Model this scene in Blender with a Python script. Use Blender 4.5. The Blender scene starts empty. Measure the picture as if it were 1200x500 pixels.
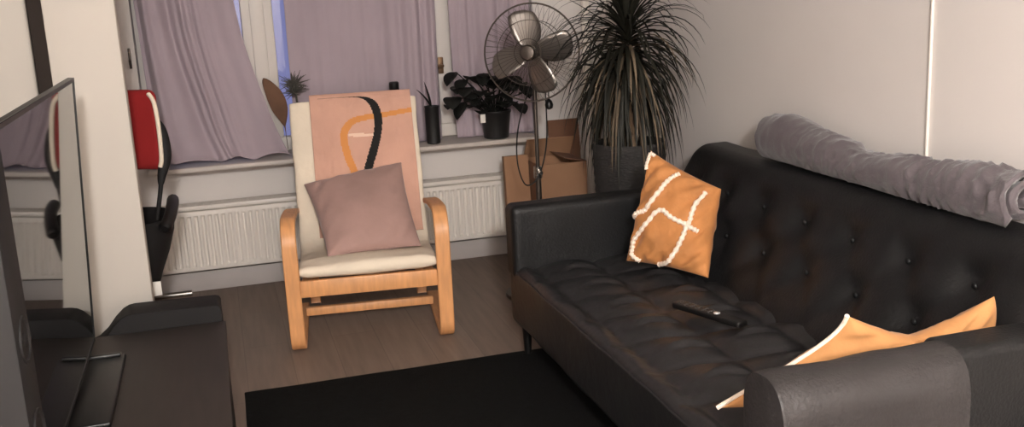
import bpy, bmesh, math, random
from mathutils import Vector, Matrix, noise
random.seed(7)
PI = math.pi
S = bpy.context.scene
COL = S.collection

# ------------------------------------------------------------------ materials
def srgb(r, g, b):
    f = lambda c: (c/255/12.92) if c/255 <= .04045 else ((c/255+.055)/1.055)**2.4
    return (f(r), f(g), f(b), 1)

def mat(name, col, rough=.6, metal=0, spec=.5, bump=0, bscale=40, var=0, vscale=6, sheen=0, stretch=None, detail=3):
    m = bpy.data.materials.new(name); m.use_nodes = True
    nt = m.node_tree; b = nt.nodes['Principled BSDF']
    c = srgb(*col)
    b.inputs['Base Color'].default_value = c
    b.inputs['Roughness'].default_value = rough
    b.inputs['Metallic'].default_value = metal
    b.inputs['Specular IOR Level'].default_value = spec
    if sheen:
        b.inputs['Sheen Weight'].default_value = sheen
        b.inputs['Sheen Roughness'].default_value = .4
    tc = nt.nodes.new('ShaderNodeTexCoord')
    src = tc.outputs['Object']
    if stretch:
        mp = nt.nodes.new('ShaderNodeMapping'); mp.inputs['Scale'].default_value = stretch
        nt.links.new(src, mp.inputs['Vector']); src = mp.outputs['Vector']
    if var:
        n = nt.nodes.new('ShaderNodeTexNoise'); n.inputs['Scale'].default_value = vscale; n.inputs['Detail'].default_value = detail
        nt.links.new(src, n.inputs['Vector'])
        r = nt.nodes.new('ShaderNodeValToRGB')
        lo = tuple(max(0, x*(1-var)) for x in c[:3])+(1,); hi = tuple(min(1, x*(1+var)) for x in c[:3])+(1,)
        r.color_ramp.elements[0].color = lo; r.color_ramp.elements[0].position = .3
        r.color_ramp.elements[1].color = hi; r.color_ramp.elements[1].position = .7
        nt.links.new(n.outputs['Fac'], r.inputs['Fac']); nt.links.new(r.outputs['Color'], b.inputs['Base Color'])
    if bump:
        n2 = nt.nodes.new('ShaderNodeTexNoise'); n2.inputs['Scale'].default_value = bscale; n2.inputs['Detail'].default_value = 4
        nt.links.new(src, n2.inputs['Vector'])
        bp = nt.nodes.new('ShaderNodeBump'); bp.inputs['Strength'].default_value = bump; bp.inputs['Distance'].default_value = .01
        nt.links.new(n2.outputs['Fac'], bp.inputs['Height']); nt.links.new(bp.outputs['Normal'], b.inputs['Normal'])
    return m

M = {}
M['wall'] = mat('plaster_white', (216, 209, 204), .9, bump=.04, bscale=90, var=.03, vscale=1.5)
M['post'] = mat('painted_plaster', (196, 188, 178), .8, bump=.03, bscale=60)
M['ceil'] = mat('ceiling_white', (226, 222, 217), .9)
M['paint'] = mat('white_gloss_paint', (214, 206, 197), .5)
M['sill'] = mat('sill_paint', (196, 186, 178), .5, var=.05)
M['radiator'] = mat('radiator_enamel', (224, 216, 207), .4)
M['skirt'] = mat('grey_white_skirting', (178, 170, 166), .55, var=.06)
M['curtain'] = mat('lavender_grey_cloth', (168, 153, 160), .95, bump=.1, bscale=300, var=.05, vscale=3, sheen=.15)
M['leather'] = mat('black_leather', (19, 19, 20), .45, spec=.36, bump=.22, bscale=120, var=.1, vscale=9)
M['leatherseat'] = mat('black_leather_lit', (33, 32, 33), .42, spec=.45, bump=.25, bscale=24, var=.1, vscale=7)  # same leather as the back, lightened to paint in light on the seat
M['leatherarm'] = mat('black_leather_lamplit', (44, 41, 41), .5, spec=.45, bump=.25, bscale=90, var=.12, vscale=6)  # same leather again, lamplight on the near arm put into the colour
M['blackwood'] = mat('black_brown_laminate', (47, 40, 36), .55, spec=.4, var=.12, vscale=8, stretch=(6, .6, 6))
M['blackmatte'] = mat('matte_black', (24, 22, 22), .7, spec=.3)
M['blackplastic'] = mat('black_plastic', (16, 15, 15), .4, spec=.4)
M['screen'] = mat('glossy_screen', (9, 9, 10), .035, spec=.62)
M['rug'] = mat('black_rug', (17, 17, 17), .95, spec=.1, bump=.5, bscale=250, var=.2, vscale=50)
M['birch'] = mat('birch_veneer', (212, 152, 100), .45, var=.12, vscale=7, stretch=(8, 1.2, 1.2))
M['cream'] = mat('cream_canvas', (232, 217, 196), .9, bump=.3, bscale=35, var=.04, vscale=9)
M['pink'] = mat('dusty_pink_cloth', (206, 160, 140), .9, bump=.2, bscale=60, var=.06, vscale=8)
M['strokeblack'] = mat('black_print', (18, 15, 14), .85)
M['strokeorange'] = mat('orange_print', (214, 142, 78), .85)
M['strokewhite'] = mat('white_print', (235, 205, 185), .85)
M['mauve'] = mat('mauve_velvet', (164, 132, 124), .85, bump=.15, bscale=50, var=.1, vscale=7, sheen=.25)
M['orange'] = mat('orange_velvet', (180, 119, 66), .8, bump=.3, bscale=45, var=.18, vscale=9, sheen=.1)
M['tan'] = mat('apricot_velvet', (190, 134, 82), .85, bump=.2, bscale=45, var=.1, vscale=9, sheen=.1)
M['braid'] = mat('cream_braid', (244, 226, 208), .9, bump=.4, bscale=180)
M['grey'] = mat('grey_plush', (88, 80, 83), .75, bump=.25, bscale=160, var=.12, vscale=12, sheen=.3)
M['chrome'] = mat('brushed_chrome', (190, 185, 178), .25, metal=1, var=.05)
M['bladegrey'] = mat('grey_metal', (150, 143, 137), .35, metal=.85)
M['gunmetal'] = mat('dark_metal', (84, 76, 70), .4, metal=.8)
M['card'] = mat('brown_cardboard', (150, 112, 84), .9, var=.08, vscale=5, bump=.05, bscale=80)
M['carddark'] = mat('darker_cardboard', (112, 78, 58), .9, var=.08, vscale=5)
M['leafdark'] = mat('dark_green_leaf', (30, 29, 22), .55, spec=.3, var=.35, vscale=5)
M['dryleaf'] = mat('faded_leaf', (104, 90, 74), .75, spec=.25, var=.3, vscale=6)
M['leafblack'] = mat('blackish_leaf', (20, 20, 17), .65, spec=.25, var=.2, vscale=9)
M['bark'] = mat('pale_bark', (140, 116, 92), .9, bump=.5, bscale=50, var=.25, vscale=20)
M['wicker'] = mat('dark_wicker', (36, 33, 32), .8, bump=.6, bscale=45, var=.35, vscale=14, stretch=(1, 1, 3.5))
M['soil'] = mat('potting_soil', (38, 30, 25), 1, bump=.6, bscale=60)
M['potblack'] = mat('black_ceramic', (24, 23, 23), .45)
M['red'] = mat('deep_red_fabric', (150, 26, 26), .8, bump=.1, bscale=90, var=.06)
M['brownleaf'] = mat('dried_brown_leaf', (112, 80, 60), .85, var=.2, vscale=12)
M['drygrey'] = mat('dry_grey_green', (78, 74, 68), .95, var=.3, vscale=25)
M['closet'] = mat('closet_painted_shade', (52, 42, 36), .9)  # shade inside the door gap, painted as dark brown
M['white'] = mat('white_plastic', (238, 230, 220), .5)
M['silverbtn'] = mat('silver_button', (235, 235, 235), .25, metal=.6)
M['greybtn'] = mat('grey_button', (58, 57, 56), .5)
M['latch'] = mat('brass_brown', (118, 92, 68), .45, metal=.6)

# floor: laminate planks running away from the camera
def floor_mat():
    m = bpy.data.materials.new('grey_brown_laminate'); m.use_nodes = True
    nt = m.node_tree; b = nt.nodes['Principled BSDF']; L = nt.links.new
    tc = nt.nodes.new('ShaderNodeTexCoord')
    mp = nt.nodes.new('ShaderNodeMapping'); mp.inputs['Rotation'].default_value = (0, 0, PI/2)
    L(tc.outputs['Object'], mp.inputs['Vector'])
    br = nt.nodes.new('ShaderNodeTexBrick'); br.inputs['Scale'].default_value = 1
    br.inputs['Brick Width'].default_value = 1.25; br.inputs['Row Height'].default_value = .19
    br.inputs['Mortar Size'].default_value = .0018; br.inputs['Mortar Smooth'].default_value = .3
    br.inputs['Color1'].default_value = srgb(131, 115, 104); br.inputs['Color2'].default_value = srgb(122, 106, 95)
    br.inputs['Mortar'].default_value = srgb(108, 94, 84); br.inputs['Bias'].default_value = 0
    L(mp.outputs['Vector'], br.inputs['Vector'])
    m2 = nt.nodes.new('ShaderNodeMapping'); m2.inputs['Scale'].default_value = (14, 1.1, 1)
    L(tc.outputs['Object'], m2.inputs['Vector'])
    n = nt.nodes.new('ShaderNodeTexNoise'); n.inputs['Scale'].default_value = 2.2; n.inputs['Detail'].default_value = 6
    L(m2.outputs['Vector'], n.inputs['Vector'])
    mx = nt.nodes.new('ShaderNodeMix'); mx.data_type = 'RGBA'; mx.blend_type = 'MULTIPLY'; mx.inputs[0].default_value = .5
    r = nt.nodes.new('ShaderNodeValToRGB'); r.color_ramp.elements[0].position = .3; r.color_ramp.elements[0].color = (.6, .56, .54, 1)
    r.color_ramp.elements[1].position = .7; r.color_ramp.elements[1].color = (1.15, 1.12, 1.1, 1)
    L(n.outputs['Fac'], r.inputs['Fac']); L(br.outputs['Color'], mx.inputs[6]); L(r.outputs['Color'], mx.inputs[7])
    L(mx.outputs[2], b.inputs['Base Color'])
    b.inputs['Roughness'].default_value = .5; b.inputs['Specular IOR Level'].default_value = .35
    return m
M['floor'] = floor_mat()

def glass_mat():
    m = bpy.data.materials.new('window_glass'); m.use_nodes = True
    nt = m.node_tree; nt.nodes.remove(nt.nodes['Principled BSDF'])
    o = nt.nodes['Material Output']; t = nt.nodes.new('ShaderNodeBsdfTransparent'); g = nt.nodes.new('ShaderNodeBsdfGlossy')
    g.inputs['Roughness'].default_value = .02
    f = nt.nodes.new('ShaderNodeFresnel'); f.inputs['IOR'].default_value = 1.45
    mx = nt.nodes.new('ShaderNodeMixShader')
    nt.links.new(f.outputs[0], mx.inputs[0]); nt.links.new(t.outputs[0], mx.inputs[1]); nt.links.new(g.outputs[0], mx.inputs[2])
    nt.links.new(mx.outputs[0], o.inputs[0])
    return m
M['glass'] = glass_mat()

# ------------------------------------------------------------------ helpers
def obj(name, bm, m, parent=None, smooth=True, angle=40, recalc=True):
    if recalc: bmesh.ops.recalc_face_normals(bm, faces=bm.faces)
    me = bpy.data.meshes.new(name); bm.to_mesh(me); bm.free()
    for k in (m if isinstance(m, (list, tuple)) else [m]): me.materials.append(k)
    if smooth:
        me.polygons.foreach_set('use_smooth', [True]*len(me.polygons))
        me.set_sharp_from_angle(angle=math.radians(angle))
    o = bpy.data.objects.new(name, me); COL.objects.link(o)
    if parent:
        off = parent.location if parent.parent is None else Vector((0, 0, 0))
        o.parent = parent
        # meshes are written in room coordinates
        o.matrix_parent_inverse = Matrix.Translation(-off)
    return o

def thing(name, label, cat, loc, group=None):
    o = bpy.data.objects.new(name, None); COL.objects.link(o); o.location = loc
    o.empty_display_size = .1
    o['label'] = label; o['category'] = cat
    if group: o['group'] = group
    return o
def tag(o, label, cat, group=None):
    o['label'] = label; o['category'] = cat
    if group: o['group'] = group
    return o
def struct(name, bm, m, parent=None, **k):
    o = obj(name, bm, m, parent, **k)
    if not parent: o['kind'] = 'structure'
    return o

def BM(): return bmesh.new()
def merge(dst, src):
    me = bpy.data.meshes.new('tmp'); src.to_mesh(me); src.free(); dst.from_mesh(me); bpy.data.meshes.remove(me)
    return dst

def box(bm, x0, x1, y0, y1, z0, z1, bev=0, seg=2, mtx=None):
    t = BM(); bmesh.ops.create_cube(t, size=1)
    for v in t.verts:
        v.co = Vector(((x0+x1)/2+v.co.x*(x1-x0), (y0+y1)/2+v.co.y*(y1-y0), (z0+z1)/2+v.co.z*(z1-z0)))
    if bev: bmesh.ops.bevel(t, geom=t.edges[:], offset=bev, segments=seg, profile=.5, affect='EDGES')
    if mtx: bmesh.ops.transform(t, matrix=mtx, verts=t.verts)
    return merge(bm, t)

def loft(bm, rings, closed=True, caps=True, mi=None):
    vs = [[bm.verts.new(p) for p in r] for r in rings]
    n = len(rings[0])
    for a, b in zip(vs, vs[1:]):
        for i in range(n if closed else n-1):
            j = (i+1) % n
            bm.faces.new((a[i], a[j], b[j], b[i]))
    if caps and closed:
        bm.faces.new(vs[0][::-1]); bm.faces.new(vs[-1])
    return bm

def frames(pts):
    pts = [Vector(p) for p in pts]; out = []
    up = Vector((0, 0, 1))
    for i, p in enumerate(pts):
        t = (pts[min(i+1, len(pts)-1)]-pts[max(i-1, 0)]).normalized()
        if i == 0:
            a = up if abs(t.dot(up)) < .9 else Vector((0, 1, 0))
            n = (a-t*a.dot(t)).normalized()
        else:
            n = out[-1][2]; n = (n-t*n.dot(t)).normalized()
        out.append((p, t, n, t.cross(n)))
    return out
def tube(bm, pts, r, seg=8, caps=True):
    fr = frames(pts); rings = []
    for i, (p, t, n, b) in enumerate(fr):
        rr = r[i] if isinstance(r, (list, tuple)) else r
        rings.append([p+(n*math.cos(a)+b*math.sin(a))*rr for a in [2*PI*k/seg for k in range(seg)]])
    return loft(bm, rings, True, caps)
def spline(pts, n=8):
    P = [Vector(p) for p in pts]; out = []
    for i in range(len(P)-1):
        p0 = P[max(i-1, 0)]; p1 = P[i]; p2 = P[i+1]; p3 = P[min(i+2, len(P)-1)]
        for k in range(n):
            t = k/n
            out.append(.5*((2*p1)+(p2-p0)*t+(2*p0-5*p1+4*p2-p3)*t*t+(3*p1-p0-3*p2+p3)*t**3))
    out.append(P[-1]); return out
def lathe(bm, prof, c, seg=32, caps=True, axis=None):
    rings = [[Vector((c[0]+r*math.cos(2*PI*k/seg), c[1]+r*math.sin(2*PI*k/seg), c[2]+z)) for k in range(seg)] for r, z in prof]
    return loft(bm, rings, True, caps)

def rbox(size, r, step, fn=None):
    """dense rounded box centred on the origin; fn(p, n) -> p moves each vertex"""
    h = [s/2 for s in size]; bm = BM(); cache = {}
    def V(p):
        key = tuple(round(c, 5) for c in p)
        if key in cache: return cache[key]
        P = Vector(p); I = Vector([max(-(h[i]-r), min(h[i]-r, P[i])) for i in range(3)])
        d = P-I; n = d.normalized() if d.length > 1e-9 else Vector((0, 0, 1))
        q = I+n*r if d.length > 1e-9 else P
        if fn: q = fn(q, n)
        cache[key] = bm.verts.new(q); return cache[key]
    def coords(i):
        n = max(3, int(size[i]/step)); a = [-h[i]+size[i]*k/n for k in range(n+1)]
        e = [r*.12, r*.35, r*.65, r]
        a += [-h[i]+x for x in e]+[h[i]-x for x in e]
        a = sorted(set(round(x, 5) for x in a)); return a
    C = [coords(i) for i in range(3)]
    for ax in range(3):
        u, w = (ax+1) % 3, (ax+2) % 3
        for s in (-1, 1):
            for i in range(len(C[u])-1):
                for j in range(len(C[w])-1):
                    q = []
                    for (a, b) in ((i, j), (i+1, j), (i+1, j+1), (i, j+1)):
                        p = [0, 0, 0]; p[ax] = s*h[ax]; p[u] = C[u][a]; p[w] = C[w][b]; q.append(V(p))
                    if s < 0: q.reverse()
                    if len(set(q)) >= 3:
                        try: bm.faces.new(list(dict.fromkeys(q)))
                        except ValueError: pass
    return bm

def nz(p, s, seed=0): return noise.noise(Vector((p[0]*s+seed*7.3, p[1]*s+seed*3.1, p[2]*s-seed*5.7)))

def pillow_fn(c, thick, pinch=.09, seed=0, wr=.006):
    """c = corners bl, br, tr, tl ; returns surf(u,v,side) with u,v in -1..1"""
    bl, br, tr, tl = [Vector(p) for p in c]
    N = ((br-bl).cross(tl-bl)).normalized()
    def surf(u, v, side, off=0):
        uu = u*(1-pinch*(1-v*v)*abs(u)**2); vv = v*(1-pinch*(1-u*u)*abs(v)**2)
        a, b = (uu+1)/2, (vv+1)/2
        p = bl*(1-a)*(1-b)+br*a*(1-b)+tr*a*b+tl*(1-a)*b
        k = max(0, (1-u*u)*(1-v*v))
        z = thick*k**.42
        w = wr*(nz(p, 14, seed)+.6*nz(p, 30, seed+2))*min(1, k*5)
        w += wr*1.6*math.sin(14*(u-v)+3*nz(p, 6, seed))*min(1, (1-k)*1.2)*min(1, k*6)*.5
        return p+N*(side*z+w+side*off*1.0)
    return surf, N
def pillow_bm(surf, n=36):
    bm = BM(); g = {}
    for s in (1, -1):
        for i in range(n+1):
            for j in range(n+1):
                e = i in (0, n) or j in (0, n)
                if e and s == -1: g[s, i, j] = g[1, i, j]; continue
                u = math.sin((i/n*2-1)*PI/2); v = math.sin((j/n*2-1)*PI/2)
                g[s, i, j] = bm.verts.new(surf(u, v, s))
        for i in range(n):
            for j in range(n):
                q = [g[s, i, j], g[s, i+1, j], g[s, i+1, j+1], g[s, i, j+1]]
                bm.faces.new(q if s > 0 else q[::-1])
    return bm

# ------------------------------------------------------------------ room constants
XL, XR, YB, YF, ZC = -.75, 2.13, 5.40, -2.8, 2.5

SPX, SPZ = -.342, 1.315
def quadwall(name, boxes, m, **k):
    bm = BM()
    for b in boxes: box(bm, *b)
    return struct(name, bm, m, smooth=False, **k)
quadwall('floor', [(XL-.2, XR+.2, YF-.2, YB+.2, -.1, 0)], M['floor'])
quadwall('ceiling', [(XL-.2, XR+.2, YF-.2, YB+.2, ZC, ZC+.1)], M['ceil'])
quadwall('wall_right', [(XR, XR+.15, YF, YB+.2, 0, ZC)], M['wall'])
quadwall('wall_left', [(XL-.15, XL, YF, YB+.2, 0, ZC)], M['wall'])
quadwall('wall_front', [(XL-.15, XR+.15, YF-.15, YF, 0, ZC)], M['wall'])
WX0, WX1, WZ0, WZ1 = -.36, 1.70, .655, 2.3
quadwall('wall_back', [(XL, XR, YB, YB+.2, 0, WZ0-.004), (XL, WX0, YB, YB+.2, WZ0-.004, ZC), (WX1, XR, YB, YB+.2, WZ0-.004, ZC),
                       (WX0, WX1, YB, YB+.2, WZ1, ZC)], M['wall'])
# white partition end beside the television
bm = BM(); box(bm, -.528, -.298, 3.78, 3.86, 0, ZC-.002, .006, 2); struct('wall_partition', bm, M['post'])

# white door leaf standing ajar beside the partition, closet behind it coloured dark to paint in the gap's shade
d1 = bpy.data.objects.new('door_1', None); COL.objects.link(d1); d1.location = (-.68, 3.93, 0); d1['kind'] = 'structure'
bm = BM(); box(bm, XL+.002, -.598, 3.915, 3.95, .01, 2.1, .012, 3); struct('door_leaf', bm, M['post'], d1)
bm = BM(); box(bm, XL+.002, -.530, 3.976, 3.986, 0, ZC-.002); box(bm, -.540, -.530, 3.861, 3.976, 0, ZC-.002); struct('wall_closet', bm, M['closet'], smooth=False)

# window: frame, stiles, panes, sill
w = bpy.data.objects.new('window_1', None); COL.objects.link(w); w.location = (.67, 5.5, .66); w['kind'] = 'structure'
bm = BM()
y0, y1 = 5.5, 5.565
box(bm, WX0+.002, WX0+.08, y0, y1, WZ0+.0265, WZ1-.002, .004); box(bm, WX1-.08, WX1-.002, y0, y1, WZ0+.0265, WZ1-.002, .008)
box(bm, WX0+.08, WX1-.08, y0, y1, WZ0+.0265, WZ0+.10, .008); box(bm, WX0+.08, WX1-.08, y0, y1, WZ1-.08, WZ1-.002, .008)
struct('window_frame', bm, M['paint'], w)
for xa, xb in ((.165, .325), (1.13, 1.30)):
    bm = BM(); box(bm, xa, xb, y0-.01, y1, WZ0+.10, WZ1-.08, .008); box(bm, xa+.045, xb-.045, y0-.022, y0-.008, WZ0+.10, WZ1-.08, .005)
    struct('window_stile', bm, M['paint'], w)
for xa, xb in ((WX0+.08, .165), (.325, 1.13), (1.30, WX1-.08)):
    bm = BM(); box(bm, xa, xb, y0+.03, y0+.036, WZ0+.10, WZ1-.08); struct('pane', bm, M['glass'], w, smooth=False)
bm = BM(); box(bm, WX0-.0, 1.655, 5.20, YB+.165, WZ0, WZ0+.026, .008, 3); struct('window_sill', bm, M['sill'], w)
bm = BM()
tube(bm, [(1.19, y0-.03, 1.075), (1.19, y0-.075, 1.075), (1.18, y0-.085, 1.075), (1.10, y0-.085, 1.075)], .009, 8)
box(bm, 1.175, 1.205, y0-.03, y0-.02, 1.03, 1.12, .004); struct('window_handle', bm, M['latch'], w)

# skirting and pipes
bm = BM(); box(bm, XL, XR, YB-.018, YB-.0005, 0, .105, .005); struct('baseboard_back', bm, M['skirt'])
bm = BM(); box(bm, XR-.016, XR-.0005, YF, YB-.02, 0, .10, .005); struct('baseboard_right', bm, M['skirt'])
bm = BM(); tube(bm, [(1.985, 5.34, 0), (1.985, 5.34, 1.2), (1.985, 5.34, ZC-.001)], .022, 12); struct('trim_1', bm, M['white'])   # riser pipe in the corner
bm = BM(); box(bm, XR-.010, XR-.0005, 2.676, 2.685, .11, ZC-.001, .003); struct('trim_2', bm, M['white'])           # cable channel

# ------------------------------------------------------------------ radiator
rx0, rx1, rz0, rz1 = -.345, 1.535, .135, .448
t = thing('radiator', 'long white panel radiator with vertical grooves under the window sill', 'radiator', (.6, 5.33, 0))
bm = BM(); xs = []; n = int((rx1-rx0)/.0055)
rows = [(rz0, 0), (rz0+.004, .008), (rz0+.022, .010), (rz0+.034, 1), (rz1-.036, 1), (rz1-.024, .010), (rz1-.004, .008), (rz1, 0)]
rings = []
for z, k in rows:
    r = []
    for i in range(n+1):
        x = rx0+(rx1-rx0)*i/n; ph = ((x-rx0) % .0333)/.0333
        g = max(0, min(1, (abs(ph-.5)-.16)/.14))
        d = .010-.011*(1-g) if k == 1 else k
        r.append(Vector((x, 5.285-d, z)))
    rings.append(r)
front = rings
vs = [[bm.verts.new(p) for p in r] for r in rings]
for a, b in zip(vs, vs[1:]):
    for i in range(n): bm.faces.new((a[i], a[i+1], b[i+1], b[i]))
box(bm, rx0, rx1, 5.285, 5.30, rz0, rz1)
obj('front_panel', bm, M['radiator'], t, angle=30, recalc=False)
bm = BM(); box(bm, rx0+.01, rx1-.01, 5.345, 5.36, rz0, rz1, .004); obj('rear_panel', bm, M['radiator'], t)
bm = BM(); box(bm, rx0, rx1, 5.268, 5.372, rz1+.004, rz1+.028, .006)
for i in range(90):
    x = rx0+.02+(rx1-rx0-.04)*i/89; box(bm, x-.003, x+.003, 5.30, 5.35, rz1+.024, rz1+.030)
obj('top_grille', bm, M['radiator'], t)
for x in (rx0, rx1-.006):
    bm = BM(); box(bm, x-.004, x+.010, 5.272, 5.366, rz0+.004, rz1+.002, .003); obj('side_cover', bm, M['radiator'], t)
bm = BM(); tube(bm, [(rx1+.006, 5.325, .41), (rx1+.03, 5.325, .41)], .012, 12); tube(bm, [(rx1+.03, 5.325, .41), (rx1+.075, 5.325, .41)], [.02, .024], 14); obj('valve', bm, M['white'], t)
bm = BM(); tube(bm, [(rx1+.03, 5.325, .40), (rx1+.03, 5.325, .001)], .009, 10); obj('pipe', bm, M['white'], t)
for x in (rx0+.25, rx1-.25):
    bm = BM(); box(bm, x-.02, x+.02, 5.355, YB-.003, .2, .42, .003); obj('bracket', bm, M['radiator'], t)

# ------------------------------------------------------------------ curtains
def curtain(name, label, xt, xb, z0, z1, yc, pleats, amp, seed, hem=None, nu=150, nv=60):
    bm = BM(); g = []
    for j in range(nv+1):
        v = j/nv; z = z0+(z1-z0)*v; row = []     # v=0 hem
        for i in range(nu+1):
            u = i/nu
            xa = xb[0]+(xt[0]-xb[0])*min(1, v*1.0); xc = xb[1]+(xt[1]-xb[1])*v
            x = xa+(xc-xa)*u
            ph = 2*PI*pleats*u+1.3*math.sin(3*u*PI+seed)
            a = amp*(.65+.5*math.sin(5.1*u+seed))
            y = yc+a*math.sin(ph+.5*math.sin(2.2*v+seed))+.35*a*math.sin(2.7*ph+1+v*1.5)
            y += .010*nz((x, z, seed), 5, seed)
            zz = z
            if hem: x, y, zz = hem(x, y, zz, u, v)
            row.append(bm.verts.new((x, y, zz)))
        g.append(row)
    for j in range(nv):
        for i in range(nu): bm.faces.new((g[j][i], g[j][i+1], g[j+1][i+1], g[j+1][i]))
    o = obj(name, bm, M['curtain'], angle=180, recalc=False)
    md = o.modifiers.new('thickness', 'SOLIDIFY'); md.thickness = .003; md.offset = 0
    return tag(o, label, 'curtain', 'curtains at the window')
SZ = WZ0+.026
def hemL(x, y, z, u, v):
    # the cloth slides forward over the sill and lies in folds towards the right
    k = max(0, 1-v/.17); k2 = max(0, 1-v/.40)
    y -= .11*k**1.3 + .025*k2
    x += .10*u*k2**1.6+.10*math.sin(PI*u)*k2**1.5*(.6+.4*math.sin(7*u))
    fold = .016*abs(math.sin(9*u+2.5*v*8))*k
    z = max(z, SZ+.006+fold)
    if k > 0: z = SZ+.006+fold+(z-SZ-.006)*(1-.35*k)
    return x, y, z
curtain('curtain', 'lavender grey curtain at the left of the window, hem heaped on the sill', (-.36, .02), (-.315, .235), SZ+.004, 2.35, 5.375, 4, .030, 1.0, hemL)
def hemR(x, y, z, u, v):
    k = max(0, 1-v/.1); return x, y-.02*k, z
curtain('curtain', 'wide lavender grey curtain hanging behind the armchair', (.385, 1.165), (.375, 1.15), SZ+.006, 2.35, 5.385, 6, .014, 3.0, hemR)
curtain('curtain', 'narrow lavender grey curtain hanging behind the fan', (1.225, 1.69), (1.235, 1.67), SZ+.006, 2.35, 5.385, 4, .010, 5.2, hemR)
bm = BM(); tube(bm, [(-.45, 5.37, 2.36), (1.8, 5.37, 2.36)], .012, 10)
for x in (-.44, 1.78): tube(bm, [(x, 5.37, 2.36), (x, 5.399, 2.36)], .008, 8)
tag(obj('curtain_rod', bm, M['white']), 'slim white rod carrying the curtains above the window', 'rod')

# ------------------------------------------------------------------ things on the sill
t = thing('potted_plant', 'bushy dark leafed plant in a black pot on the sill behind the fan', 'plant', (1.43, 5.275, SZ))
bm = BM(); lathe(bm, [(.055, 0), (.066, .005), (.082, .135), (.086, .14), (.086, .15), (.078, .15), (.076, .125)], (1.43, 5.275, SZ+.001)); obj('pot', bm, M['potblack'], t)
bm = BM(); lathe(bm, [(.075, 0), (.05, .006), (.001, .008)], (1.43, 5.275, SZ+.124), 24); obj('soil', bm, M['soil'], t)
def leaf(bm, base, d, L, W, droop, n=8, fold=.25, ymax=None):
    d = Vector(d).normalized(); p = Vector(base); side = d.cross(Vector((0, 0, 1)))
    side = side.normalized() if side.length > .05 else Vector((1, 0, 0))
    rows = []
    for i in range(n+1):
        tt = i/n; wd = W*(math.sin(PI*tt**.8)**.8 if 0 < tt < 1 else .02)
        up = side.cross(d).normalized()
        c = p.copy()
        if ymax: c.y = min(c.y, ymax)
        rows.append((c-side*wd+up*wd*fold, c, c+side*wd+up*wd*fold))
        p = p+d*(L/n); d = (d+Vector((0, 0, -droop/n))).normalized()
    vs = [[bm.verts.new(q) for q in r] for r in rows]
    for a, b in zip(vs, vs[1:]):
        for k in range(2): bm.faces.new((a[k], a[k+1], b[k+1], b[k]))
bm = BM(); bs = BM()
spots = [(-.24, .235), (-.22, .15), (-.27, .10), (-.20, .07), (-.13, .19), (-.08, .22), (-.10, .12), (-.03, .18), (.03, .20), (.06, .13), (.11, .14),
         (.13, .09), (.0, .10), (-.15, .12), (-.17, .03), (-.06, .05), (.07, .05), (.12, .03), (-.02, .14), (-.12, .06), (.02, .05), (-.19, .19), (-.26, .04), (.09, .19), (.15, .13), (-.1, .0), (.03, .14), (-.05, .1), (-.11, .16), (-.16, .08), (-.02, .08), (.05, .17), (-.20, .12), (-.07, .15), (.0, .03), (-.13, .03), (.08, .1), (-.04, .2), (.04, .02), (-.18, .15)]
for i, (dx, dz) in enumerate(spots):
    st = Vector((1.43+dx*.15, 5.275, SZ+.13)); tip = Vector((1.43+dx*.9, 5.255-.08*random.random(), SZ+.15+dz*.95))
    mid = (st+tip)/2+Vector((0, -.01, .03))
    tube(bs, spline([st, mid, tip], 4), .0035, 5)
    leaf(bm, tip, (dx*1.6+random.uniform(-.35, .35), -.5+random.uniform(-.4, .2), random.uniform(-.35, .6)), .115*random.uniform(.8, 1.05), .043*random.uniform(.85, 1.15), 1.0, 8, .2, 5.30)
obj('stems', bs, M['leafblack'], t); o = obj('foliage', bm, M['leafblack'], t, angle=180, recalc=False)
o.modifiers.new('thickness', 'SOLIDIFY').thickness = .0012
bm = BM(); box(bm, 1.325, 1.352, 5.191, 5.194, SZ+.10, SZ+.145, .001, mtx=None); tube(bm, [(1.338, 5.194, SZ+.12), (1.375, 5.25, SZ+.12)], .002, 5)
obj('tag', bm, M['white'], t)

t = thing('potted_plant', 'tall narrow black pot with one upright leaf beside the armchair back', 'plant', (1.085, 5.28, SZ))
bm = BM(); lathe(bm, [(.030, 0), (.036, .004), (.038, .19), (.040, .194), (.040, .2), (.034, .2), (.033, .18)], (1.085, 5.28, SZ+.001), 24); obj('pot', bm, M['potblack'], t)
bm = BM(); lathe(bm, [(.0325, 0), (.001, .004)], (1.085, 5.28, SZ+.18), 20); obj('soil', bm, M['soil'], t)
bm = BM(); leaf(bm, (1.083, 5.28, SZ+.18), (-.18, 0, 1), .155, .021, .2, 9, .3); leaf(bm, (1.088, 5.285, SZ+.18), (-.5, -.1, 1), .14, .016, .6, 9, .3)
obj('leaves', bm, M['leafblack'], t, angle=180, recalc=False).modifiers.new('thickness', 'SOLIDIFY').thickness = .0015

t = thing('vase', 'slim black vase holding a dried grey tuft, behind the armchair left shoulder', 'vase', (.392, 5.245, SZ))
bm = BM(); lathe(bm, [(.022, 0), (.030, .004), (.032, .10), (.026, .17), (.014, .22), (.013, .27), (.017, .275), (.012, .272)], (.392, 5.245, SZ+.001), 24); obj('vase_body', bm, M['potblack'], t)
bm = BM()
for i in range(150):
    a = random.uniform(0, 2*PI); e = random.uniform(-.5, 1.3); L = random.uniform(.03, .085)
    c = Vector((.380+random.uniform(-.012, .012), 5.245, SZ+.35+random.uniform(-.03, .03)))
    tube(bm, [c, c+Vector((math.cos(a)*math.cos(e), math.sin(a)*math.cos(e)*.6, math.sin(e)))*L], [.0035, .001], 4)
tube(bm, [(.392, 5.245, SZ+.26), (.382, 5.245, SZ+.36)], .006, 6)
obj('dried_tuft', bm, M['drygrey'], t)

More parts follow.
